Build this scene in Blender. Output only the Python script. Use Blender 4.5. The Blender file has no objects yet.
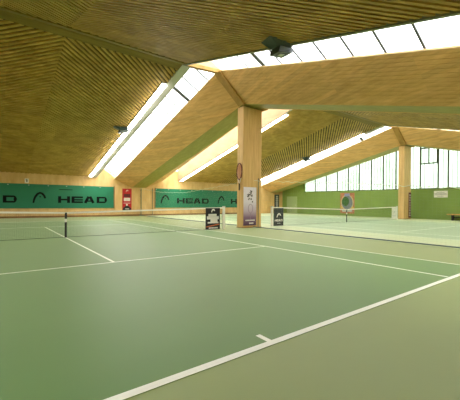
import bpy, math, random
from mathutils import Vector, Matrix
random.seed(7)
S = bpy.context.scene
COL = S.collection

# ------------------------------------------------------------------ camera, sky, exposure
cam_d = bpy.data.cameras.new('camera')
cam = bpy.data.objects.new('camera', cam_d); COL.objects.link(cam)
cam_d.sensor_width = 36.0; cam_d.sensor_fit = 'HORIZONTAL'
cam_d.lens = 327.92/460*36
cam_d.shift_x = -67.43/460; cam_d.shift_y = 2.965/460
cam_d.clip_start = 0.05; cam_d.clip_end = 400
cam.matrix_world = (Matrix.Translation((-1.93, -14.276, 1.315)) @ Matrix.Rotation(-0.749, 4, 'Z')
                    @ Matrix.Rotation(math.pi/2, 4, 'X') @ Matrix.Rotation(0.008, 4, 'Z'))
S.camera = cam

W = bpy.data.worlds.new('overcast_sky'); S.world = W; W.use_nodes = True
bg = W.node_tree.nodes['Background']
bg.inputs['Color'].default_value = (1.0, 0.99, 0.97, 1)
# overcast sky: three times brighter overhead than at the horizon
_t = W.node_tree
_g = _t.nodes.new('ShaderNodeTexCoord'); _s = _t.nodes.new('ShaderNodeSeparateXYZ'); _m = _t.nodes.new('ShaderNodeMapRange')
_t.links.new(_g.outputs['Generated'], _s.inputs[0]); _t.links.new(_s.outputs['Z'], _m.inputs['Value'])
_m.inputs['From Min'].default_value = 0; _m.inputs['From Max'].default_value = 1
_m.inputs['To Min'].default_value = 1.1; _m.inputs['To Max'].default_value = 3.3
_t.links.new(_m.outputs[0], bg.inputs['Strength'])
S.view_settings.view_transform = 'Standard'
S.view_settings.look = 'None'
S.view_settings.exposure = 1.78
S.view_settings.gamma = 1.0
S.view_settings.use_curve_mapping = False
LAMP = 9.0
try:
    S.cycles.use_denoising = True
    S.cycles.max_bounces = 10
    S.cycles.diffuse_bounces = 7
    S.cycles.transparent_max_bounces = 24
    S.cycles.sample_clamp_indirect = 8
except Exception:
    pass

# ------------------------------------------------------------------ hall dimensions
BAY = 16.2
XL, XR = -8.1, 25.7
YF, YB = -18.3, 18.3
RIDGE = 7.48
SL = 0.222
def zc(y): return RIDGE - SL*abs(y)

# ------------------------------------------------------------------ materials
def srgb(r, g, b):
    def f(c):
        c /= 255
        return c/12.92 if c <= 0.04045 else ((c+0.055)/1.055)**2.4
    return (f(r), f(g), f(b), 1)
class NT:
    def __init__(s, name):
        s.m = bpy.data.materials.new(name); s.m.use_nodes = True
        s.t = s.m.node_tree; s.b = s.t.nodes['Principled BSDF']
    def n(s, k, **kw):
        x = s.t.nodes.new(k)
        for a, v in kw.items(): setattr(x, a, v)
        return x
    def l(s, a, b): s.t.links.new(a, b)
def plain(name, c, rough=0.6, metal=0, noise=0.0, nscale=6.0, spec=0.5):
    N = NT(name); N.b.inputs['Roughness'].default_value = rough; N.b.inputs['Metallic'].default_value = metal
    N.b.inputs['Specular IOR Level'].default_value = spec
    if noise > 0:
        ge = N.n('ShaderNodeNewGeometry'); no = N.n('ShaderNodeTexNoise'); no.inputs['Scale'].default_value = nscale
        no.inputs['Detail'].default_value = 4
        N.l(ge.outputs['Position'], no.inputs['Vector'])
        cr = N.n('ShaderNodeValToRGB')
        cr.color_ramp.elements[0].position = 0.3; cr.color_ramp.elements[1].position = 0.7
        cr.color_ramp.elements[0].color = tuple(v*(1-noise) for v in c[:3])+(1,)
        cr.color_ramp.elements[1].color = tuple(min(1, v*(1+noise)) for v in c[:3])+(1,)
        N.l(no.outputs['Fac'], cr.inputs['Fac']); N.l(cr.outputs['Color'], N.b.inputs['Base Color'])
    else:
        N.b.inputs['Base Color'].default_value = c
    return N.m
def wood(name, c1, c2, scale, rough=0.6, cells=None, cellamt=0.12):
    """stretched grain; scale = noise frequency per axis; cells = per-axis size of boards given a tint each"""
    N = NT(name); N.b.inputs['Roughness'].default_value = rough
    N.b.inputs['Specular IOR Level'].default_value = 0.3
    ge = N.n('ShaderNodeNewGeometry'); mp = N.n('ShaderNodeMapping')
    mp.inputs['Scale'].default_value = scale
    no = N.n('ShaderNodeTexNoise'); no.inputs['Scale'].default_value = 1; no.inputs['Detail'].default_value = 6
    no.inputs['Roughness'].default_value = 0.6
    N.l(ge.outputs['Position'], mp.inputs['Vector']); N.l(mp.outputs['Vector'], no.inputs['Vector'])
    cr = N.n('ShaderNodeValToRGB'); cr.color_ramp.elements[0].position = 0.32; cr.color_ramp.elements[1].position = 0.68
    cr.color_ramp.elements[0].color = c1; cr.color_ramp.elements[1].color = c2
    N.l(no.outputs['Fac'], cr.inputs['Fac'])
    out = cr.outputs['Color']
    if cells:
        m2 = N.n('ShaderNodeMapping'); m2.inputs['Scale'].default_value = cells
        N.l(ge.outputs['Position'], m2.inputs['Vector'])
        fl = N.n('ShaderNodeVectorMath', operation='FLOOR'); N.l(m2.outputs['Vector'], fl.inputs[0])
        wn = N.n('ShaderNodeTexWhiteNoise'); N.l(fl.outputs[0], wn.inputs['Vector'])
        mr = N.n('ShaderNodeMapRange'); mr.inputs['To Min'].default_value = 1-cellamt; mr.inputs['To Max'].default_value = 1+cellamt
        N.l(wn.outputs['Value'], mr.inputs['Value'])
        vm = N.n('ShaderNodeVectorMath', operation='SCALE'); N.l(out, vm.inputs[0]); N.l(mr.outputs[0], vm.inputs['Scale'])
        out = vm.outputs[0]
    N.l(out, N.b.inputs['Base Color'])
    return N.m

M = {}
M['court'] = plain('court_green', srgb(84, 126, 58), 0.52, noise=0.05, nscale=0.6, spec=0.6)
M['court_far_reflect'] = plain('court_green_painted_reflection', srgb(140, 168, 122), 0.5, noise=0.04, nscale=0.6, spec=0.6)  # far court green, lightened with painted-in reflection of the bright window wall
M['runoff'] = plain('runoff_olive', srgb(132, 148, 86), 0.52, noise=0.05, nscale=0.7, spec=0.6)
M['runoff_far_reflect'] = plain('runoff_painted_reflection', srgb(184, 196, 150), 0.5, noise=0.04, nscale=0.7, spec=0.6)  # pale tone partly stands for glancing window reflection, painted into the floor colour
M['line'] = plain('line_white', srgb(246, 248, 238), 0.6)
for k in ('line', 'court', 'court_far_reflect', 'runoff', 'runoff_far_reflect'):
    bs = M[k].node_tree.nodes['Principled BSDF']
    bs.inputs['Sheen Weight'].default_value = .32 if k != 'line' else .6; bs.inputs['Sheen Roughness'].default_value = .45
    bs.inputs['Sheen Tint'].default_value = (.88, 1, .78, 1)
M['slat'] = wood('slat_wood', srgb(170, 134, 58), srgb(204, 166, 88), (2, 2, 6), cells=(1.3, 1.3, .5), cellamt=.1)
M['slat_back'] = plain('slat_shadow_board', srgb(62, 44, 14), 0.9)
M['ridge'] = wood('ridge_wood', srgb(128, 104, 40), srgb(150, 124, 58), (.8, 6, 6))
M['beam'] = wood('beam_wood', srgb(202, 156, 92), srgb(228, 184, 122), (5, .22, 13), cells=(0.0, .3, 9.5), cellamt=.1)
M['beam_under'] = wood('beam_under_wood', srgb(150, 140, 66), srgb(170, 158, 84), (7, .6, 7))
M['dark_wood'] = wood('rafter_wood', srgb(150, 112, 52), srgb(180, 140, 76), (4, 4, 2))
M['pillar'] = wood('pillar_wood', srgb(198, 160, 98), srgb(222, 186, 128), (9, 9, .7))
M['plywood'] = wood('plywood', srgb(205, 166, 104), srgb(224, 190, 132), (3, 3, .8), cells=(.82, 0, 0), cellamt=.07)
M['pale_ply'] = wood('pale_plywood', srgb(186, 158, 112), srgb(204, 178, 132), (4, .8, 3))
M['reveal_ply'] = wood('reveal_plywood', srgb(164, 136, 98), srgb(182, 154, 114), (4, .8, 3))
M['trimwood'] = wood('skirting_wood', srgb(120, 88, 52), srgb(150, 112, 70), (1, 3, 3))
M['grey_panel'] = plain('grey_painted_reveal', srgb(196, 190, 182), 0.6)
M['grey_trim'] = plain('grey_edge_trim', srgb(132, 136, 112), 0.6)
M['bar'] = plain('dark_glazing_bar', srgb(84, 88, 88), 0.5)
M['winbar'] = plain('window_mullion', srgb(84, 96, 72), 0.5)
M['fin'] = plain('window_fin', srgb(120, 134, 120), 0.5)
M['greenwall'] = plain('green_wall_paint', srgb(126, 154, 74), 0.6, noise=0.06, nscale=0.8)
M['greendoor'] = plain('green_door_paint', srgb(160, 182, 130), 0.5)
M['banner'] = plain('banner_green', srgb(20, 116, 82), 0.55, noise=0.05, nscale=1.2)
M['ink'] = plain('banner_ink', srgb(6, 14, 12), 0.8, spec=.2)
M['white'] = plain('white_paint', srgb(232, 230, 220), 0.5)
M['tape'] = plain('net_tape', srgb(244, 240, 228), 0.7)
M['netting'] = plain('netting_cord', srgb(38, 56, 44), 0.8)
M['dcord'] = plain('divider_cord', srgb(150, 165, 140), 0.8)
M['drope'] = plain('divider_rope', srgb(214, 222, 196), 0.7)
M['blue'] = plain('divider_bottom_rope', srgb(92, 112, 110), 0.7)
M['black'] = plain('black_fabric', srgb(36, 34, 36), 0.7)
M['charcoal'] = plain('charcoal_fabric', srgb(54, 60, 58), 0.7)
M['postgreen'] = plain('dark_green_metal', srgb(104, 112, 84), 0.5)
M['red'] = plain('poster_red', srgb(186, 22, 30), 0.5, noise=.08, nscale=3)
M['darkred'] = plain('poster_dark_red', srgb(92, 12, 18), 0.5)
M['orange'] = plain('poster_orange', srgb(206, 112, 62), 0.6)
M['greyplastic'] = plain('dark_grey_plastic', srgb(64, 74, 72), 0.45)
M['lightgrey'] = plain('light_grey_plastic', srgb(190, 194, 190), 0.4)
M['bench'] = wood('bench_wood', srgb(196, 150, 80), srgb(216, 172, 100), (1, 5, 5))
M['leaf'] = plain('foliage', srgb(110, 150, 90), 0.9, noise=.3, nscale=4)
M['grass'] = plain('outdoor_grass', srgb(120, 140, 100), 0.9)
M['housing'] = plain('lamp_housing', srgb(220, 220, 214), 0.5)

def glass(name, mixfac, col):
    N = NT(name); t = N.t
    t.nodes.remove(N.b)
    out = [n for n in t.nodes if n.type == 'OUTPUT_MATERIAL'][0]
    tr = N.n('ShaderNodeBsdfTransparent'); tl = N.n('ShaderNodeBsdfTranslucent'); mx = N.n('ShaderNodeMixShader')
    tl.inputs['Color'].default_value = col; tr.inputs['Color'].default_value = (.97, .98, .98, 1) if mixfac < .3 else (.6, .68, .62, 1)
    mx.inputs['Fac'].default_value = mixfac
    N.l(tr.outputs[0], mx.inputs[1]); N.l(tl.outputs[0], mx.inputs[2])
    gl = N.n('ShaderNodeBsdfGlossy'); gl.inputs['Roughness'].default_value = .08
    m2 = N.n('ShaderNodeMixShader'); m2.inputs['Fac'].default_value = .03
    N.l(mx.outputs[0], m2.inputs[1]); N.l(gl.outputs[0], m2.inputs[2]); N.l(m2.outputs[0], out.inputs['Surface'])
    return N.m
M['skyglass'] = glass('skylight_glass', 0.15, (.95, .97, 1, 1))
M['winglass'] = glass('window_channel_glass', 0.4, (.7, .76, .72, 1))
def emit(name, col, st):
    N = NT(name); N.b.inputs['Base Color'].default_value = (1, 1, 1, 1)
    N.b.inputs['Emission Color'].default_value = col; N.b.inputs['Emission Strength'].default_value = st
    return N.m
M['tube'] = emit('lamp_tube', (1, .97, .9, 1), LAMP)

# poster print: white on top, violet at the foot (the print's own colours)
N = NT('violet_poster_print'); N.b.inputs['Roughness'].default_value = .5
ge = N.n('ShaderNodeNewGeometry'); sx = N.n('ShaderNodeSeparateXYZ'); N.l(ge.outputs['Position'], sx.inputs[0])
mr = N.n('ShaderNodeMapRange'); mr.inputs['From Min'].default_value = .15; mr.inputs['From Max'].default_value = 2.1
N.l(sx.outputs['Z'], mr.inputs['Value']); cr = N.n('ShaderNodeValToRGB'); e = cr.color_ramp.elements
e[0].position = 0; e[0].color = srgb(84, 56, 86); e[1].position = .62; e[1].color = srgb(222, 216, 226)
x_ = e.new(.2); x_.color = srgb(128, 100, 126); x_ = e.new(.36); x_.color = srgb(190, 172, 190)
N.l(mr.outputs[0], cr.inputs['Fac']); N.l(cr.outputs[0], N.b.inputs['Base Color']); M['violet'] = N.m

# ------------------------------------------------------------------ mesh helpers
class MB:
    def __init__(s): s.v = []; s.f = []
    def box(s, x0, x1, y0, y1, z0, z1):
        b = len(s.v)
        s.v += [(x, y, z) for z in (z0, z1) for y in (y0, y1) for x in (x0, x1)]
        s.f += [[b+i for i in q] for q in ((0, 2, 3, 1), (4, 5, 7, 6), (0, 1, 5, 4), (2, 6, 7, 3), (0, 4, 6, 2), (1, 3, 7, 5))]
        return s
    def hexa(s, p):           # 8 points, order as box
        b = len(s.v); s.v += [tuple(q) for q in p]
        s.f += [[b+i for i in q] for q in ((0, 2, 3, 1), (4, 5, 7, 6), (0, 1, 5, 4), (2, 6, 7, 3), (0, 4, 6, 2), (1, 3, 7, 5))]
        return s
    def loft(s, rings, cap=True):   # rings of equal length
        b = len(s.v); n = len(rings[0])
        for r in rings: s.v += [tuple(p) for p in r]
        for k in range(len(rings)-1):
            for i in range(n):
                j = (i+1) % n
                s.f.append([b+k*n+i, b+k*n+j, b+(k+1)*n+j, b+(k+1)*n+i])
        if cap:
            s.f.append([b+i for i in range(n)][::-1]); s.f.append([b+(len(rings)-1)*n+i for i in range(n)])
        return s
    def tube(s, pts, r, n=6, cap=True):
        pts = [Vector(p) for p in pts]; rings = []
        for i, p in enumerate(pts):
            d = (pts[min(i+1, len(pts)-1)]-pts[max(i-1, 0)]).normalized()
            a = d.cross(Vector((0, 0, 1)))
            if a.length < 1e-3: a = Vector((1, 0, 0))
            a.normalize(); c = d.cross(a)
            rr = r[i] if isinstance(r, (list, tuple)) else r
            rings.append([p+a*rr*math.cos(2*math.pi*k/n)+c*rr*math.sin(2*math.pi*k/n) for k in range(n)])
        return s.loft(rings, cap)
    def build(s, name, mat, parent=None, recalc=True, smooth=False):
        me = bpy.data.meshes.new(name)
        off = Vector(parent['_o']) if parent is not None else Vector((0, 0, 0))
        me.from_pydata([tuple(Vector(p)-off) for p in s.v], [], s.f)
        if recalc:
            import bmesh
            bm = bmesh.new(); bm.from_mesh(me); bmesh.ops.recalc_face_normals(bm, faces=bm.faces); bm.to_mesh(me); bm.free()
        if smooth:
            for p in me.polygons: p.use_smooth = True
        me.materials.append(M[mat] if isinstance(mat, str) else mat)
        o = bpy.data.objects.new(name, me); COL.objects.link(o)
        if parent is not None: o.parent = parent
        o['_o'] = list(off)
        return o
def struct(o): o['kind'] = 'structure'; return o
def tag(o, label, cat, group=None, kind=None):
    o['label'] = label; o['category'] = cat
    if group: o['group'] = group
    if kind: o['kind'] = kind
    return o
def thing(name, label, cat, loc, group=None):
    o = bpy.data.objects.new(name, None); COL.objects.link(o); o.location = loc; o['_o'] = list(loc)
    o.empty_display_size = .1
    return tag(o, label, cat, group)
def dup(root, loc, label=None):
    r = root.copy(); COL.objects.link(r); r.location = loc
    if label: r['label'] = label
    for ch in list(root.children):
        c = ch.copy(); COL.objects.link(c); c.parent = r
        for g in list(ch.children):
            d = g.copy(); COL.objects.link(d); d.parent = c
    return r

# ------------------------------------------------------------------ floor and painted courts
fl = struct(MB().box(XL, XR, YF, YB, -.12, 0).build('floor', 'runoff'))
struct(MB().box(8.1, XR, YF, YB, 0, .002).build('floor', 'runoff_far_reflect'))
def court(cx, mat):
    MBc = MB().box(cx-5.535, cx+5.535, -11.91, 11.91, 0.002 if cx > 8 else 0, .004)
    struct(MBc.build('court_surface', mat))
    L = MB(); z0, z1 = .004, .0065; w = .05
    def ln(x0, x1, y0, y1): L.box(x0, x1, y0, y1, z0, z1)
    for sx in (-1, 1):
        ln(cx+sx*5.485-w/2, cx+sx*5.485+w/2, -11.885, 11.885)
        ln(cx+sx*4.09-w/2, cx+sx*4.09+w/2, -11.8, 11.8)
    for sy in (-1, 1):
        a, b = sorted((sy*11.825, sy*11.91)); ln(cx-5.485, cx+5.485, a, b)
        ln(cx-4.09, cx+4.09, sy*6.4-w/2, sy*6.4+w/2)
        a, b = sorted((sy*11.825, sy*11.64)); ln(cx-w/2, cx+w/2, a, b)
    ln(cx-w/2, cx+w/2, -6.4, 6.4)
    return struct(L.build('court_lines', 'line'))
court(0, 'court'); court(16.0, 'court_far_reflect')

# ------------------------------------------------------------------ walls
def wall_top(y): return zc(y)+.9
struct(MB().box(XL-.2, XR+.2, YB, YB+.15, -.1, 4.4).build('wall_back', 'plywood'))
struct(MB().box(XL-.2, XR+.2, YF-.15, YF, -.1, 4.4).build('wall_front', 'plywood'))
def side_wall(name, x0, x1, zb, ztopf, mat, ya=YF, yb=YB, pts=(0,)):
    ys = [ya]+[p for p in pts if ya < p < yb]+[yb]
    return struct(MB().loft([[(x0, y, zb), (x1, y, zb), (x1, y, ztopf(y)), (x0, y, ztopf(y))] for y in ys]).build(name, mat))
side_wall('wall_left', XL-.15, XL, -.1, wall_top, 'plywood')
SILL = 2.62
side_wall('wall_right', XR, XR+.15, -.1, lambda y: SILL, 'greenwall')
def wtop(y): return 6.4-.2*abs(y)+.72      # meets the sloping outer face of the edge beam
struct(MB().box(XL, 22.2, YB-.03, YB, 0, .14).build('baseboard_back', 'trimwood'))
# solid green wall beyond the windows, towards the back corner
side_wall('wall_right', XR, XR+.15, SILL, lambda y: wtop(y), 'greenwall', 14.12, YB)
struct(MB().loft([[(XR, y, wtop(y)), (XR+.15, y, wtop(y)), (XR+.15, y, zc(y)+1), (XR, y, zc(y)+1)] for y in (YF, 0, YB)]).build('wall_right', 'dark_wood'))

# windows of the right wall: one glazed bay between each pair of mullions
ys = [14.12, 12.44, 10.71, 9.09, 7.57, 6.15, 4.68, 3.31, 1.95, .55, -.44, -2.03, -2.87, -4.3, -5.8, -7.3, -8.8, -10.3, -11.8, -13.3, -14.8, -16.3, -17.8]
for k in range(len(ys)-1):
    y1, y0 = ys[k], ys[k+1]
    w = struct(MB().loft([[(XR+.0, y, SILL), (XR+.1, y, SILL), (XR+.1, y, wtop(y)), (XR, y, wtop(y))] for y in (y0-.06, y0+.06)]).build('window_%d' % (k+1), 'winbar'))
    f = MB()
    f.box(XR+.01, XR+.09, y0, y1, SILL, SILL+.07)
    f.loft([[(XR+.01, y, wtop(y)-.08), (XR+.09, y, wtop(y)-.08), (XR+.09, y, wtop(y)), (XR+.01, y, wtop(y))] for y in (y0, y1)])
    f.build('window_frame', 'winbar', w)
    g = MB(); mid = [0] if y0 < 0 < y1 else []
    g.loft([[(XR+.05, y, SILL+.02), (XR+.06, y, SILL+.02), (XR+.06, y, wtop(y)-.02), (XR+.05, y, wtop(y)-.02)] for y in [y0]+mid+[y1]])
    g.build('pane', 'winglass', w)
    b = MB(); n = max(2, round((y1-y0)/.36))
    for i in range(1, n):
        y = y0+(y1-y0)*i/n
        b.box(XR+.02, XR+.05, y-.022, y+.022, SILL+.05, wtop(y)-.04)
    b.build('glazing_bars', 'fin', w)
    if k == 10:     # the opening sash
        s = MB(); a0, a1 = y0+.02, y1-.02
        for z in (4.78, 6.12): s.box(XR-.05, XR+.0, a0, a1, z, z+.11)
        for y in (a0, a1-.1, (a0+a1)/2-.04): s.box(XR-.05, XR, y, y+.1, 4.78, 6.23)
        s.build('opening_sash', 'winbar', w)

# green door near the back corner
d = struct(MB().box(XR-.04, XR, 15.5, 17.4, 0, 2.12).build('door_1', 'greendoor'))
MB().tube([(XR-.05, 15.75, .95), (XR-.09, 15.75, 1.0), (XR-.09, 15.75, 1.12), (XR-.05, 15.75, 1.17)], .015).build('door_handle', 'lightgrey', d)

# ------------------------------------------------------------------ slatted ceilings
def ceiling(cx, hw=3.75):
    xa, xb = cx-BAY/2+hw, cx+BAY/2-hw          # 4.35 either side of the centre
    H = BAY/2-hw
    halves = {}
    for sy, ya, yb in ((-1, YF, 0), (1, 0, YB)):
        halves[sy] = struct(MB().loft([[(xa, y, zc(y)+.05), (xb, y, zc(y)+.05), (xb, y, zc(y)+.2), (xa, y, zc(y)+.2)] for y in (ya, yb)]).build('ceiling', 'slat_back'))
    s = halves[1]
    pitch, wd, th = .27, .155, .05
    for sy in (-1, 1):
        m = MB()
        for sxx in (-1, 1):
            # slat k: centre line |y| = c + |x| , |x| 0..H
            c = -H+.1
            while c < YB:
                a = max(0, .42-c); b = min(H, YB-c)
                if b-a > .05:
                    def P(ax, off, dz):
                        ay = ax+c+off
                        return (cx+sxx*ax, sy*ay, zc(ay)+.05-th+dz)
                    a2 = a
                    p = [P(a2, -wd/2, 0), P(b, -wd/2, 0), P(a2, wd/2, 0), P(b, wd/2, 0), P(a2, -wd/2, th), P(b, -wd/2, th), P(a2, wd/2, th), P(b, wd/2, th)]
                    m.hexa(p)
                c += pitch
        m.build('ceiling_slats', 'slat', halves[sy])
    r = MB()
    for sy in (-1, 1):
        r.loft([[(x, sy*.015, zc(0)+.05), (x, sy*.42, zc(.42)+.05), (x, sy*.42, zc(.42)-.03), (x, sy*.015, zc(0)-.03)] for x in (xa, xb)])
    r.build('ridge_board', 'ridge', s)
    t = MB()
    for u, v in ((xa-.02, xa+.05), (xb-.1, xb+.25)):
        t.loft([[(u, y, zc(y)-.04), (v, y, zc(y)-.04), (v, y, zc(y)+.2), (u, y, zc(y)+.2)] for y in (0, YB)])
    t.build('ceiling_edge_trim', 'grey_panel', s); t = MB()
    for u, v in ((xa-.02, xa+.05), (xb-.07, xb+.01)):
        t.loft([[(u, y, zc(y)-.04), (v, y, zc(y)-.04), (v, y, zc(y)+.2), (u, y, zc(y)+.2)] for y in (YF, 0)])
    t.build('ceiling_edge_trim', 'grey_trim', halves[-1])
ceiling(0); ceiling(BAY)

# ------------------------------------------------------------------ valley beams, skylight wells
def zbot(y): return (6.4-.222*abs(y)) if y < 0 else (6.4-.206*y)
TOPX, BOTX = 2.05, .6
def ztop(y): return RIDGE+.2-.238*abs(y)
def beam(xv, lo=-1, hi=1):
    core = MB()
    ringf = lambda y: [(xv+(-TOPX+.06), y, ztop(y)), (xv-BOTX+.02, y, zbot(y)+.05), (xv+BOTX-.02, y, zbot(y)+.05), (xv+TOPX-.06, y, ztop(y)), (xv+TOPX-.2, y, ztop(y)+.06), (xv, y, zbot(y)+.5), (xv-TOPX+.2, y, ztop(y)+.06)]
    core.loft([ringf(y) for y in (YF, 0, YB)])
    s = struct(core.build('ceiling_beam', 'beam'))
    for sd in (-1, 1):
        m = MB(); n = 13
        for i in range(n):
            t0, t1 = i/n, (i+1)/n-.004
            def q(t, y, o):
                u = BOTX+(TOPX-BOTX)*t; z = zbot(y)+(ztop(y)-zbot(y))*t
                return (xv+sd*(u+o*.7), y, z-o*.7)
            for ya, yb in ((YF, -.0), (0.0, YB)):
                sgn = -1e-4 if yb <= 0 else 1e-4
                if yb == 0: yb = -1e-6
                m.loft([[q(t0, y, 0), q(t1, y, 0), q(t1, y, .03), q(t0, y, .03)] for y in (ya, yb)])
        m.build('beam_planks', 'beam', s)
        # edge bead along the top
        m = MB().loft([[(xv+sd*(TOPX-.02), y, ztop(y)-.03), (xv+sd*(TOPX+.03), y, ztop(y)-.03), (xv+sd*(TOPX+.03), y, ztop(y)+.02), (xv+sd*(TOPX-.02), y, ztop(y)+.02)] for y in (YF, 0, YB)])
        m.build('edge_bead', 'pale_ply', s)
        # rafter board down the face at the ridge
        m = MB(); pa = [(BOTX, 6.4), (TOPX, RIDGE+.2)]
        dx, dz = .75, -.66
        m.hexa([(xv+sd*(BOTX-.02), -.25, 6.37), (xv+sd*(BOTX+.14), -.25, 6.28), (xv+sd*(BOTX-.02), .25, 6.37), (xv+sd*(BOTX+.14), .25, 6.28),
                (xv+sd*(TOPX-.02), -.25, RIDGE+.22), (xv+sd*(TOPX+.1), -.25, RIDGE+.1), (xv+sd*(TOPX-.02), .25, RIDGE+.22), (xv+sd*(TOPX+.1), .25, RIDGE+.1)])
        m.build('valley_rafter', 'dark_wood', s)
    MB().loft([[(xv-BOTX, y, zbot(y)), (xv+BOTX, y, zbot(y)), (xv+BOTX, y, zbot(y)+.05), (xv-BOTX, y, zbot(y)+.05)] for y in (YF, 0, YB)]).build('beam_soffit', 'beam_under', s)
    return s
CE, GL = 3.75, .48
def well(xv, sd, first):
    GL = 1.15 if sd < 0 else 1.8
    CE = 3.75
    x = lambda u: xv+sd*u
    ub = TOPX-.1
    # reveal board rising from the ceiling edge to the glass
    def plane(y0, y1, lo, hi):
        return MB().loft([[(x(CE-.03), y, zc(y)+GL+lo), (x(ub), y, ztop(y)+.04+lo), (x(ub), y, ztop(y)+.04+hi), (x(CE-.03), y, zc(y)+GL+hi)] for y in (y0, y1)])
    for ya, yb in ((YF, -.12), (.12, YB)):
        CE = 3.5 if sd < 0 and ya > 0 else 3.75
        struct(MB().loft([[(x(CE), y, zc(y)-.02), (x(CE-.06), y, zc(y)-.02), (x(CE-.06), y, zc(y)+GL), (x(CE), y, zc(y)+GL)] for y in (ya, yb)]).build('skylight_reveal', 'grey_panel' if sd < 0 else 'reveal_ply'))
        g = struct(plane(ya, yb, 0, .02).build('skylight', 'skyglass'))
        b = MB(); y = (-2.45 if ya < 0 else 1.05); k = 0; step = -1.13 if ya < 0 else 1.12
        while YF+.2 < y < YB-.2:
            hw = .12 if (k == 1 and ya < 0) or (k == 2 and ya > 0) else .036
            q = plane(y-hw, y+hw, -.05, .0)
            n = len(b.v); b.v += q.v; b.f += [[i+n for i in f] for f in q.f]
            y += step; k += 1
        b.build('glazing_bars', 'bar', g)
    # cross member and cheek at the ridge
    CE = 3.75
    c = struct(MB().hexa([(x(CE), -.12, RIDGE-.04), (x(TOPX), -.12, RIDGE+.08), (x(CE), .12, RIDGE-.04), (x(TOPX), .12, RIDGE+.08),
                   (x(CE), -.12, RIDGE+.12), (x(TOPX), -.12, RIDGE+.24), (x(CE), .12, RIDGE+.12), (x(TOPX), .12, RIDGE+.24)]).build('ridge_rafter', 'dark_wood'))
    MB().hexa([(x(CE-.06), -.1, RIDGE+.12), (x(1.7), -.1, RIDGE+.2), (x(CE-.06), .1, RIDGE+.12), (x(1.7), .1, RIDGE+.2),
               (x(CE-.06), -.1, RIDGE+GL+.1), (x(1.7), -.1, RIDGE+.95), (x(CE-.06), .1, RIDGE+GL+.1), (x(1.7), .1, RIDGE+.95)]).build('ridge_cheek', 'pale_ply', c)
beam(8.1); beam(24.3); beam(-8.1)
well(8.1, -1, True); well(8.1, 1, False); well(24.3, -1, False); well(-8.1, 1, False)

# ------------------------------------------------------------------ pillars
def pillar(name_label, cx):
    t = thing('pillar', name_label, 'pillar', (cx, .27, 0))
    m = MB(); c = .02
    x0, x1, y0, y1 = cx-.59, cx+.59, 0, .55
    ring = lambda z: [(x0+c, y0, z), (x1-c, y0, z), (x1, y0+c, z), (x1, y1-c, z), (x1-c, y1, z), (x0+c, y1, z), (x0, y1-c, z), (x0, y0+c, z)]
    m.loft([ring(.03), ring(6.28)]).build('shaft', 'pillar', t)
    MB().box(x0-.015, x1+.015, y0-.015, y1+.015, .0045, .03).build('plinth', 'trimwood', t)
    return t
pillar('tall square wooden pillar with a tennis racket and poster on it', 8.09)
pillar('far wooden pillar in front of the green window wall', 24.32)

# ------------------------------------------------------------------ nets
def net(cx, label, P=6.4):
    t = thing('tennis_net', label, 'net', (cx, 0, 0))
    top = lambda x: .914+(1.07-.914)*abs(x-cx)/P
    m = MB(); y = 0; r = .0016
    n = int(2*(P-.06)/.045)
    for i in range(n+1):
        x = cx-P+.06+i*.045
        m.tube([(x, y, .03), (x, y, top(x)-.02)], r, 3, False)
    for k in range(1, 20):
        f = k/20
        m.tube([(cx-P+.05, y, .03+f*(1.05-.03)), (cx, y, .03+f*(.90-.03)), (cx+P-.05, y, .03+f*(1.05-.03))], r, 3, False)
    m.build('netting', 'netting', t, recalc=False)
    m = MB().tube([(cx-P+.05, 0, .025), (cx+P-.05, 0, .025)], .007, 6).build('bottom_cord', 'netting', t)
    m = MB().loft([[(x, -.012, top(x)-.055), (x, .012, top(x)-.055), (x, .012, top(x)+.008), (x, -.012, top(x)+.008)] for x in (cx-P+.04, cx, cx+P-.04)])
    m.build('headband', 'tape', t)
    st = MB().box(cx-.03, cx+.03, -.018, .018, .006, .905).build('centre_strap', 'black', t)
    MB().box(cx-.034, cx+.034, -.021, .021, .56, .68).build('strap_buckle', 'white', st)
    for s in (-1, 1):
        p = MB().box(cx+s*P-.05, cx+s*P+.05, -.05, .05, .0045, 1.1).build('net_post', 'white', t)
        MB().box(cx+s*P-.056, cx+s*P+.056, -.056, .056, 1.1, 1.13).build('post_cap', 'lightgrey', p)
    return t
net(0, 'near court tennis net with black centre strap and white headband')
net(16.0, 'far court tennis net stretched in front of the green wall', 6.58)

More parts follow.
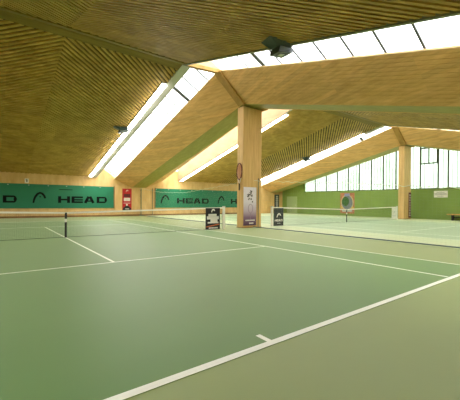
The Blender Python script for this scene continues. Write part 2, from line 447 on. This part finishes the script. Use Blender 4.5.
# ------------------------------------------------------------------ lettering helpers (x to the right, z up, on a plane y=const facing -y)
def stroke(mb, pts, w, y0, y1):
    pts = [Vector((p[0], 0, p[1])) for p in pts]; rings = []
    for i, p in enumerate(pts):
        d = (pts[min(i+1, len(pts)-1)]-pts[max(i-1, 0)]).normalized(); n = Vector((-d.z, 0, d.x))
        ww = w[i] if isinstance(w, (list, tuple)) else w
        a, b = p+n*ww/2, p-n*ww/2
        rings.append([(a.x, y0, a.z), (b.x, y0, b.z), (b.x, y1, b.z), (a.x, y1, a.z)])
    mb.loft(rings)
def word_head(mb, x, z, W_, H_, y0, y1):
    """the word HEAD in wide bold capitals filling W_ x H_"""
    g = W_*.03; lw = (W_-3*g)/4; s = lw*.25; b = H_*.24
    X = x
    mb.box(X, X+s, y0, y1, z, z+H_); mb.box(X+lw-s, X+lw, y0, y1, z, z+H_); mb.box(X+s, X+lw-s, y0, y1, z+H_/2-b/2, z+H_/2+b/2)
    X += lw+g
    mb.box(X, X+s, y0, y1, z, z+H_)
    for zz in (z, z+H_/2-b/2, z+H_-b): mb.box(X+s, X+lw, y0, y1, zz, zz+b*(1 if zz != z+H_/2-b/2 else .8))
    X += lw+g*.6
    stroke(mb, [(X+s/2, z), (X+lw/2-s*.25, z+H_)], s, y0, y1); stroke(mb, [(X+lw-s/2, z), (X+lw/2+s*.25, z+H_)], s, y0+.0004, y1)
    mb.box(X+s*1.2, X+lw-s*1.2, y0+.0008, y1, z+H_*.2, z+H_*.4)
    mb.box(X+lw/2-s*.6, X+lw/2+s*.6, y0+.0008, y1, z+H_-b, z+H_)
    X += lw+g*1.4
    mb.box(X, X+s, y0, y1, z, z+H_)
    r = H_*.3
    stroke(mb, [(X+s, z+b/2), (X+lw-r, z+b/2), (X+lw-s*.55, z+b*.9), (X+lw-s/2, z+H_/2), (X+lw-s*.55, z+H_-b*.9), (X+lw-r, z+H_-b/2), (X+s, z+H_-b/2)], [b, b, b*.95, s, b*.95, b, b], y0+.0004, y1)
def logo(mb, x, z, w, h, y0, y1, th=.17):
    """leaning arch mark with a dot under it"""
    pts = [(0, 0), (.06, .3), (.17, .58), (.34, .82), (.53, .92), (.72, .85), (.87, .66), (.97, .42)]
    stroke(mb, [(x+a*w, z+b*h) for a, b in pts], [th*w*k for k in (.8, .95, 1.05, 1.15, 1.2, 1.15, 1.05, .9)], y0, y1)
    mb.loft([[(x+w*.55+w*.065*math.cos(i*math.pi/4), yy, z+h*.56+w*.065*math.sin(i*math.pi/4)) for i in range(8)] for yy in (y0, y1)])

# green banners on the back wall
def wall_banner(x0, x1, logos, words, label, tag_at=None):
    t = thing('wall_banner', label, 'banner', ((x0+x1)/2, YB-.04, .74), 'green banners on the back wall')
    m = MB(); n = 24
    rings = []
    for i in range(n+1):
        x = x0+(x1-x0)*i/n; dy = .008*math.sin(i*1.7)
        rings.append([(x, YB-.06+dy, .74), (x, YB-.035+dy, .74), (x, YB-.035+dy, 2.62), (x, YB-.06+dy, 2.62)])
    m.loft(rings).build('banner_sheet', 'banner', t)
    for x in logos:
        m = MB(); logo(m, x, 1.16, .76, .86, YB-.085, YB-.045); m.build('logo', 'ink', t)
    for x in words:
        m = MB(); word_head(m, x, 1.17, 3.5, .54, YB-.085, YB-.045); m.build('lettering', 'ink', t)
    k = x0+.1
    while k < x1:
        MB().box(k-.03, k+.03, YB-.075, YB-.03, 2.5, 2.56).build('eyelet', 'lightgrey', t); k += 1.2
    for ex in (x0, x1): MB().box(ex-.035, ex+.035, YB-.07, YB-.02, .7, 2.66).build('end_batten', 'trimwood', t)
wall_banner(-7.2, 6.0, (.38, -5.75), (1.94, -4.08), 'long green banner on back wall left of the red poster')
wall_banner(9.55, 21.7, (10.12, 16.32), (11.7, 17.95), 'long green banner on back wall right of the red poster')
m = MB().box(2.0, 2.9, YB-.075, YB-.05, 2.22, 2.27); m.build('small_print', 'ink', bpy.data.objects['wall_banner'])

# red poster
t = thing('poster', 'narrow red poster with white lettering between the two green banners', 'poster', (7.05, YB-.03, .45))
MB().box(6.68, 7.45, YB-.04, YB-.005, .45, 2.5).build('poster_board', 'red', t)
MB().box(6.8, 7.33, YB-.05, YB-.035, 1.72, 2.02).build('dark_band', 'darkred', t)
m = MB()
for i in range(5): m.box(6.8+i*.11, 6.885+i*.11, YB-.055, YB-.045, 1.36, 1.66)
m.box(6.8, 7.32, YB-.054, YB-.04, 1.42, 1.47); m.box(6.82, 7.3, YB-.054, YB-.04, 1.55, 1.6); m.box(6.78, 7.34, YB-.054, YB-.04, 1.16, 1.2)
m.build('white_lettering', 'white', t)
m = MB(); logo(m, 6.98, 2.2, .18, .18, YB-.055, YB-.04); m.build('logo', 'white', t)
m = MB().loft([[(6.72, y, .5), (7.4, y, .5), (7.4, y, .72), (7.2, y, .9), (7.12, y, 1.0), (6.98, y, 1.0), (6.9, y, .88), (6.72, y, .7)] for y in (YB-.055, YB-.04)])
m.build('dark_figure', 'black', t)
m = MB().loft([[(7.0+.07*math.cos(a*math.pi/4)+.05, y, 1.02+.1*math.sin(a*math.pi/4)) for a in range(8)] for y in (YB-.06, YB-.05)])
m.build('white_figure', 'white', t); MB().box(6.92, 7.24, YB-.06, YB-.05, .62, .68).build('caption', 'white', t)

# numbered plate
t = thing('number_plate', 'small white court number plate above the left green banner', 'sign', (-.02, YB-.02, 2.72))
MB().box(-.14, .1, YB-.035, YB-.003, 2.68, 3.02).build('plate', 'white', t)
MB().box(-.04, .02, YB-.042, YB-.034, 2.76, 2.96).box(-.09, -.04, YB-.042, YB-.034, 2.9, 2.94).build('numeral', 'ink', t)

# thin dark conduit posts on the back wall
for x, lb, h in ((8.28, 'thin dark post on back wall just right of the red poster', 2.55), (9.3, 'thin dark post on back wall at the right banner edge', 2.6)):
    t = thing('wall_post', lb, 'post', (x, YB-.06, 0))
    MB().tube([(x, YB-.06, .005), (x, YB-.06, h)], .03, 8).build('tube', 'postgreen', t)
    MB().box(x-.05, x+.05, YB-.06, YB-.0, h-.2, h-.14).build('bracket', 'greyplastic', t)

# dark banner with vertical lettering in the back corner
t = thing('vertical_banner', 'narrow dark banner with white vertical lettering in the back right corner', 'banner', (24.72, YB-.03, .3))
MB().box(24.35, 25.1, YB-.04, YB-.005, .3, 2.36).build('banner_sheet', 'charcoal', t)
m = MB()
for i in range(7):
    z = .45+i*.26
    m.box(24.58, 24.9, YB-.05, YB-.038, z, z+.07); m.box(24.58, 24.66, YB-.05, YB-.038, z+.07, z+.2); m.box(24.82, 24.9, YB-.05, YB-.038, z+.07, z+.2)
m.build('lettering', 'white', t)

# small vertical banner on far pillar
t = thing('vertical_banner', 'narrow maroon banner with white lettering on the far pillar', 'banner', (24.72, -.02, .12))
MB().box(24.5, 24.88, -.03, -.004, .12, 2.3).build('banner_sheet', plain('maroon_print', srgb(108, 44, 56), .6), t)
m = MB()
for i in range(9):
    z = .25+i*.22
    m.box(24.6, 24.78, -.04, -.028, z, z+.05); m.box(24.6, 24.64, -.04, -.028, z+.05, z+.16); m.box(24.73, 24.77, -.04, -.028, z+.05, z+.13)
m.build('lettering', 'white', t)

# poster on the near pillar
t = thing('poster', 'tall white and violet poster on front of the near pillar', 'poster', (7.93, -.02, .12))
MB().box(7.54, 8.33, -.03, -.004, .12, 2.12).build('poster_board', 'violet', t)
m = MB()
rings = []
for i in range(17):
    a = 2*math.pi*i/16; rings.append((7.96+.14*math.cos(a), 1.0+.23*math.sin(a)))
stroke(m, rings, .02, -.04, -.028); m.box(7.95, 7.975, -.04, -.028, .42, .78)
m.build('racket_drawing', plain('poster_grey_ink', srgb(150, 130, 150), .6), t)
m = MB()
for cx_, cz_, r_ in ((7.82, 1.68, .1), (7.99, 1.86, .1), (7.92, 1.72, .06), (7.86, 1.5, .06), (8.04, 1.68, .06), (8.0, 1.5, .045), (8.08, 1.36, .04)):
    m = MB()
    for k in range(3):
        a = random.uniform(0, 3); stroke(m, [(cx_-r_*math.cos(a), cz_-r_*math.sin(a)), (cx_+r_*.2, cz_), (cx_+r_*math.cos(a+.6), cz_+r_*math.sin(a+.6))], .028, -.04-k*.001, -.028)
    m.build('ink_splash', 'black', t)
m = MB()
for i in range(9): m.box(7.66+i*.066, 7.706+i*.066, -.04, -.028, .36, .42)
for i in range(4): m.box(7.88+i*.07, 7.93+i*.07, -.04, -.028, .2, .27)
m.build('lettering', 'white', t)

# tennis racket hung on the left face of the near pillar
t = thing('tennis_racket', 'dark red tennis racket hanging head up on near pillar side', 'racket', (7.47, .27, 2.0))
cz, cy, x = 2.93, .27, 7.455
loop = [(x, cy+.24*math.sin(a), cz+.42*math.cos(a)) for a in [2*math.pi*i/28 for i in range(29)]]
MB().tube(loop, .028, 6, False).build('frame', plain('racket_frame', srgb(96, 38, 30), .4), t)
m = MB()
for i in range(-5, 6):
    yy = i*.042; h = .42*math.sqrt(max(0, 1-(yy/.24)**2))
    if h > .05: m.tube([(x, cy+yy, cz-h), (x, cy+yy, cz+h)], .006, 4)
for i in range(-8, 9):
    zz = i*.048; h = .24*math.sqrt(max(0, 1-(zz/.42)**2))
    if h > .03: m.tube([(x, cy-h, cz+zz), (x, cy+h, cz+zz)], .006, 4)
m.build('strings', plain('racket_string', srgb(226, 170, 140), .5), t)
m = MB().tube([(x, cy-.15, cz-.33), (x, cy-.03, cz-.62)], .02, 6); m.tube([(x, cy+.15, cz-.33), (x, cy+.03, cz-.62)], .02, 6)
m.build('throat', 'white', t)
MB().tube([(x, cy, cz-.6), (x, cy, cz-.98)], .032, 8).build('handle', 'black', t)

# ------------------------------------------------------------------ banners hung on the nets
t = thing('net_banner', 'black banner with white lettering and orange stripe on near net', 'banner', (5.8, -.04, .03))
MB().box(5.42, 6.17, -.045, -.025, .02, 1.04).build('banner_sheet', 'black', t)
m = MB()
m.box(5.55, 5.98, -.055, -.043, .62, .76); m.box(5.48, 6.1, -.055, -.0435, .5, .65); m.box(5.66, 6.03, -.055, -.0425, .38, .52); m.box(5.52, 6.08, -.0555, -.042, .31, .38)
m.build('brush_lettering', 'white', t)
m = MB(); logo(m, 5.72, .84, .16, .15, -.055, -.043, .28); m.build('logo', 'white', t)
m = MB(); stroke(m, [(5.46, .15), (6.13, .26)], .045, -.055, -.043); m.build('orange_stripe', 'orange', t)
m = MB()
for i in range(6): m.box(5.58+i*.08, 5.645+i*.08, -.055, -.043, .06, .12)
m.build('small_lettering', 'white', t)
t = thing('net_banner', 'charcoal banner with white arch logo on left end of far net', 'banner', (9.87, -.04, .03))
MB().box(9.52, 10.22, -.045, -.025, .03, 1.02).build('banner_sheet', 'charcoal', t)
m = MB(); logo(m, 9.74, .5, .28, .22, -.055, -.043, .2); m.build('logo', 'white', t)
m = MB(); word_head(m, 9.59, .27, .56, .12, -.055, -.043); m.build('lettering', 'white', t)
m = MB()
for i in range(5): m.box(9.76+i*.05, 9.795+i*.05, -.055, -.043, .15, .185)
m.build('small_lettering', 'lightgrey', t)
t = thing('net_banner', 'white banner with grey print on right end of far net', 'banner', (22.2, -.04, .05))
MB().box(21.75, 22.5, -.045, -.025, .07, 1.02).build('banner_sheet', 'white', t)
m = MB(); logo(m, 22.02, .52, .18, .16, -.055, -.043, .2); m.build('logo', 'lightgrey', t)
m = MB()
for i in range(5): m.box(21.88+i*.1, 21.95+i*.1, -.055, -.043, .3, .35)
m.build('print', 'lightgrey', t)

# ------------------------------------------------------------------ divider net between the courts
t = thing('divider_net', 'long drooping divider net along the floor between both courts', 'net', (8.1, -.4, 0))
prof = [(-18.2, 2.3), (-14, 1.9), (-10.5, 1.78), (-6.2, 2.1), (-2.3, 2.31), (-.1, 2.46), (.6, 2.46), (1.5, 2.4), (4.6, 2.2), (8.3, 1.98), (13, 2.1), (18.2, 2.56)]
def zt(y):
    for (a, za), (b, zb) in zip(prof, prof[1:]):
        if a <= y <= b: return za+(zb-za)*(y-a)/(b-a)
    return 2.3
XN = 8.1
m = MB()
for ya, yb in ((-18.2, -.1), (.6, 18.2)):
    y = ya
    while y <= yb:
        m.tube([(XN, y, .05), (XN, y, zt(y))], .0011, 3, False); y += .14
    for k in range(1, 17):
        f = k/17
        pts = [(XN, yy, .05+f*(zt(yy)-.05)) for yy in [ya]+[p[0] for p in prof if ya < p[0] < yb]+[yb]]
        m.tube(pts, .0011, 3, False)
m.build('netting', 'dcord', t, recalc=False)
for ya, yb in ((-18.2, -.1), (.6, 18.2)):
    pts = []; n = int((yb-ya)/.08)
    for i in range(n+1):
        y = ya+(yb-ya)*i/n
        pts.append((XN, y, zt(y)+.05*abs(math.sin(y*math.pi/.62))-.03))
    MB().tube(pts, .009, 4).build('scalloped_top_rope', 'drope', t)
    MB().tube([(XN, ya, .045), (XN, yb, .045)], .024, 6).build('bottom_rope', 'blue', t)
t = thing('net_support_post', 'thin green post against right edge of the near pillar', 'post', (8.42, -.05, 0))
MB().tube([(8.44, -.06, .005), (8.44, -.06, 2.55)], .02, 8).build('tube', 'postgreen', t)
MB().tube([(8.44, -.06, 2.55), (8.44, -.06, 2.6)], .035, 8).build('cap', 'greyplastic', t)

# ------------------------------------------------------------------ on the green wall
t = thing('wall_sign', 'white sign with small dark print high on green wall', 'sign', (XR-.02, -2.25, 1.87))
MB().box(XR-.03, XR-.002, -2.85, -1.7, 1.87, 2.43).build('sign_board', 'white', t)
sp = plain('sign_print', srgb(110, 120, 110), .7)
for j, (z, a, b) in enumerate(((2.31, -2.6, -1.95), (2.2, -2.75, -1.8), (2.1, -2.75, -1.8), (1.98, -2.5, -2.05))):
    y = a; m = MB()
    while y < b:
        m.box(XR-.036, XR-.028, y, y+.06, z-.02, z+.02); y += .085
    m.build('print_line', sp, t)

t = thing('wall_poster', 'square poster of a green and grey disc in an orange border', 'poster', (XR-.02, 7.65, .3))
MB().box(XR-.03, XR-.002, 6.7, 8.6, .25, 2.42).build('poster_board', plain('poster_salmon', srgb(186, 122, 88), .6, noise=.25, nscale=5), t)
def disc(cy, cz, ry, rz, x0, x1, n=24, a0=0, a1=2*math.pi):
    return MB().loft([[(x, cy+ry*math.cos(a0+(a1-a0)*i/n), cz+rz*math.sin(a0+(a1-a0)*i/n)) for i in range(n)] for x in (x0, x1)])
disc(7.65, 1.4, .84, .86, XR-.036, XR-.028).build('pale_ring', plain('poster_ring', srgb(196, 176, 140), .6, noise=.2, nscale=6), t)
disc(7.65, 1.4, .72, .74, XR-.042, XR-.034).build('grey_disc', plain('poster_greyblue', srgb(112, 122, 130), .6, noise=.15, nscale=3), t)
disc(7.87, 1.52, .48, .5, XR-.048, XR-.04).build('green_blob', plain('poster_green', srgb(52, 96, 38), .6, noise=.2, nscale=3), t)
MB().box(XR-.05, XR-.04, 7.3, 8.0, 2.1, 2.36).build('blue_crest', plain('poster_blue', srgb(140, 146, 186), .6), t)
MB().box(XR-.05, XR-.04, 7.0, 8.3, .42, .62).build('pale_caption', 'lightgrey', t)
py = plain('poster_yellow', srgb(206, 180, 70), .6)
for y in (8.3, 6.8): MB().box(XR-.045, XR-.038, y, y+.2, .75, .95).build('yellow_corner', py, t)

t = thing('bench', 'light wooden bench against the green wall by the right edge', 'bench', (XR-.3, -4.6, 0))
MB().box(XR-.55, XR-.12, -6.2, -3.0, .44, .52).build('seat', 'bench', t)
for y in (-3.45, -5.8):
    MB().box(XR-.5, XR-.17, y, y+.1, .003, .44).build('leg', 'black', t)
MB().box(XR-.36, XR-.3, -5.7, -3.45, .2, .28).build('stretcher', 'black', t)

# ------------------------------------------------------------------ fluorescent lamps along the ceiling edges
def lamp(x, y0, label, grp, sd):
    L = 1.47
    t = thing('fluorescent_lamp', label, 'ceiling lamp', (x, y0, zc(y0)-.05), grp)
    a, b = y0+.01, y0+L-.01
    def ring(y, xa, xb, za, zb): return [(xa, y, zc(y)+za), (xb, y, zc(y)+za), (xb, y, zc(y)+zb), (xa, y, zc(y)+zb)]
    MB().loft([ring(y, x-.11, x+.11, -.09, -.02) for y in (a, b)]).build('housing', 'housing', t)
    MB().loft([ring(y, x-.1, x+.1, -.13, -.09) for y in (a+.02, b-.02)]).build('diffuser', 'tube', t)
    return t
rows = [(4.12, 'white fluorescent lamp in the row left of the near skylight'), (11.95, 'white fluorescent lamp in the row just behind the near pillar'), (20.32, 'white fluorescent lamp in the row along the far skylight')]
for x, lb in rows:
    first = lamp(x, 1.7, lb, lb.replace('white fluorescent lamp in', 'lamps in'), 1)
    for k in range(1, 11):
        y = 1.7+k*1.47
        dup(first, (x, y, zc(y)-.05))
# ------------------------------------------------------------------ dark fixtures hung at the ceiling edge
def speaker(x, y, label, k=1.0):
    z = zc(y)-.04
    t = thing('ceiling_loudspeaker', label, 'loudspeaker', (x, y, z))
    def q(dx, dy, dz): return (x+dx*k, y+dy*k, z+dz*k)
    MB().hexa([q(-.2, -.16, -.16), q(.24, -.16, -.14), q(-.2, .16, -.16), q(.24, .16, -.14),
               q(-.52, -.24, 0), q(.3, -.34, 0), q(-.44, .3, 0), q(.3, .3, 0)]).build('mounting_wedge', 'greyplastic', t)
    MB().hexa([q(-.2, -.22, -.34), q(.26, -.28, -.26), q(-.2, .2, -.34), q(.26, .2, -.26),
               q(-.16, -.24, -.16), q(.32, -.26, -.12), q(-.16, .22, -.16), q(.32, .2, -.12)]).build('body', 'greyplastic', t)
    MB().hexa([q(-.04, -.1, -.33), q(.1, -.12, -.31), q(-.04, .04, -.33), q(.1, .03, -.31),
               q(-.04, -.1, -.28), q(.1, -.12, -.26), q(-.04, .04, -.28), q(.1, .03, -.26)]).build('badge', 'white', t)
    return t
speaker(4.12, -6.95, 'dark grey loudspeaker under ceiling edge of the upper right skylight')
speaker(3.8, 7.5, 'dark grey loudspeaker beside lamp row of the left skylight')
speaker(20.0, 8.1, 'small dark loudspeaker above the far skylight lamp row')

# ------------------------------------------------------------------ outside: lawn and blurred trees behind the channel glass
struct(MB().box(XR+.3, XR+60, -60, 60, -.4, -.15).build('outdoor_ground', 'grass'))
def tree(x, y, h, r, label):
    t = thing('tree', label, 'tree', (x, y, -.15))
    MB().tube([(x, y, -.15), (x+.1, y, h*.45), (x, y+.1, h*.7)], [.22, .16, .08], 8).build('trunk', 'dark_wood', t)
    m = MB(); random.seed(int(y*10)+3)
    for k in range(420):
        a = random.uniform(0, 2*math.pi); v = random.uniform(0, 1); rad = r*math.sin(math.pi*min(1, .12+v*.86))**.7*random.uniform(.3, 1)
        c = Vector((x+rad*math.cos(a), y+rad*math.sin(a), h*.3+h*.7*v)); s = random.uniform(.15, .35)
        d1 = Vector((random.uniform(-1, 1), random.uniform(-1, 1), random.uniform(-1, 1))).normalized(); d2 = d1.orthogonal().normalized()
        b = len(m.v); m.v += [tuple(c+d1*s), tuple(c+d2*s*.6), tuple(c-d1*s), tuple(c-d2*s*.6)]; m.f.append([b, b+1, b+2, b+3])
    m.build('foliage', 'leaf', t, recalc=False)
tree(33, 12.5, 5.5, 2.0, 'green tree outside behind the leftmost low windows')
tree(36, 9.2, 7.0, 2.0, 'green tree outside behind the middle of the left windows')
tree(35, -2.0, 5.0, 2.4, 'green tree outside behind windows right of far pillar')

for o in list(bpy.data.objects):
    if '_o' in o.keys(): del o['_o']
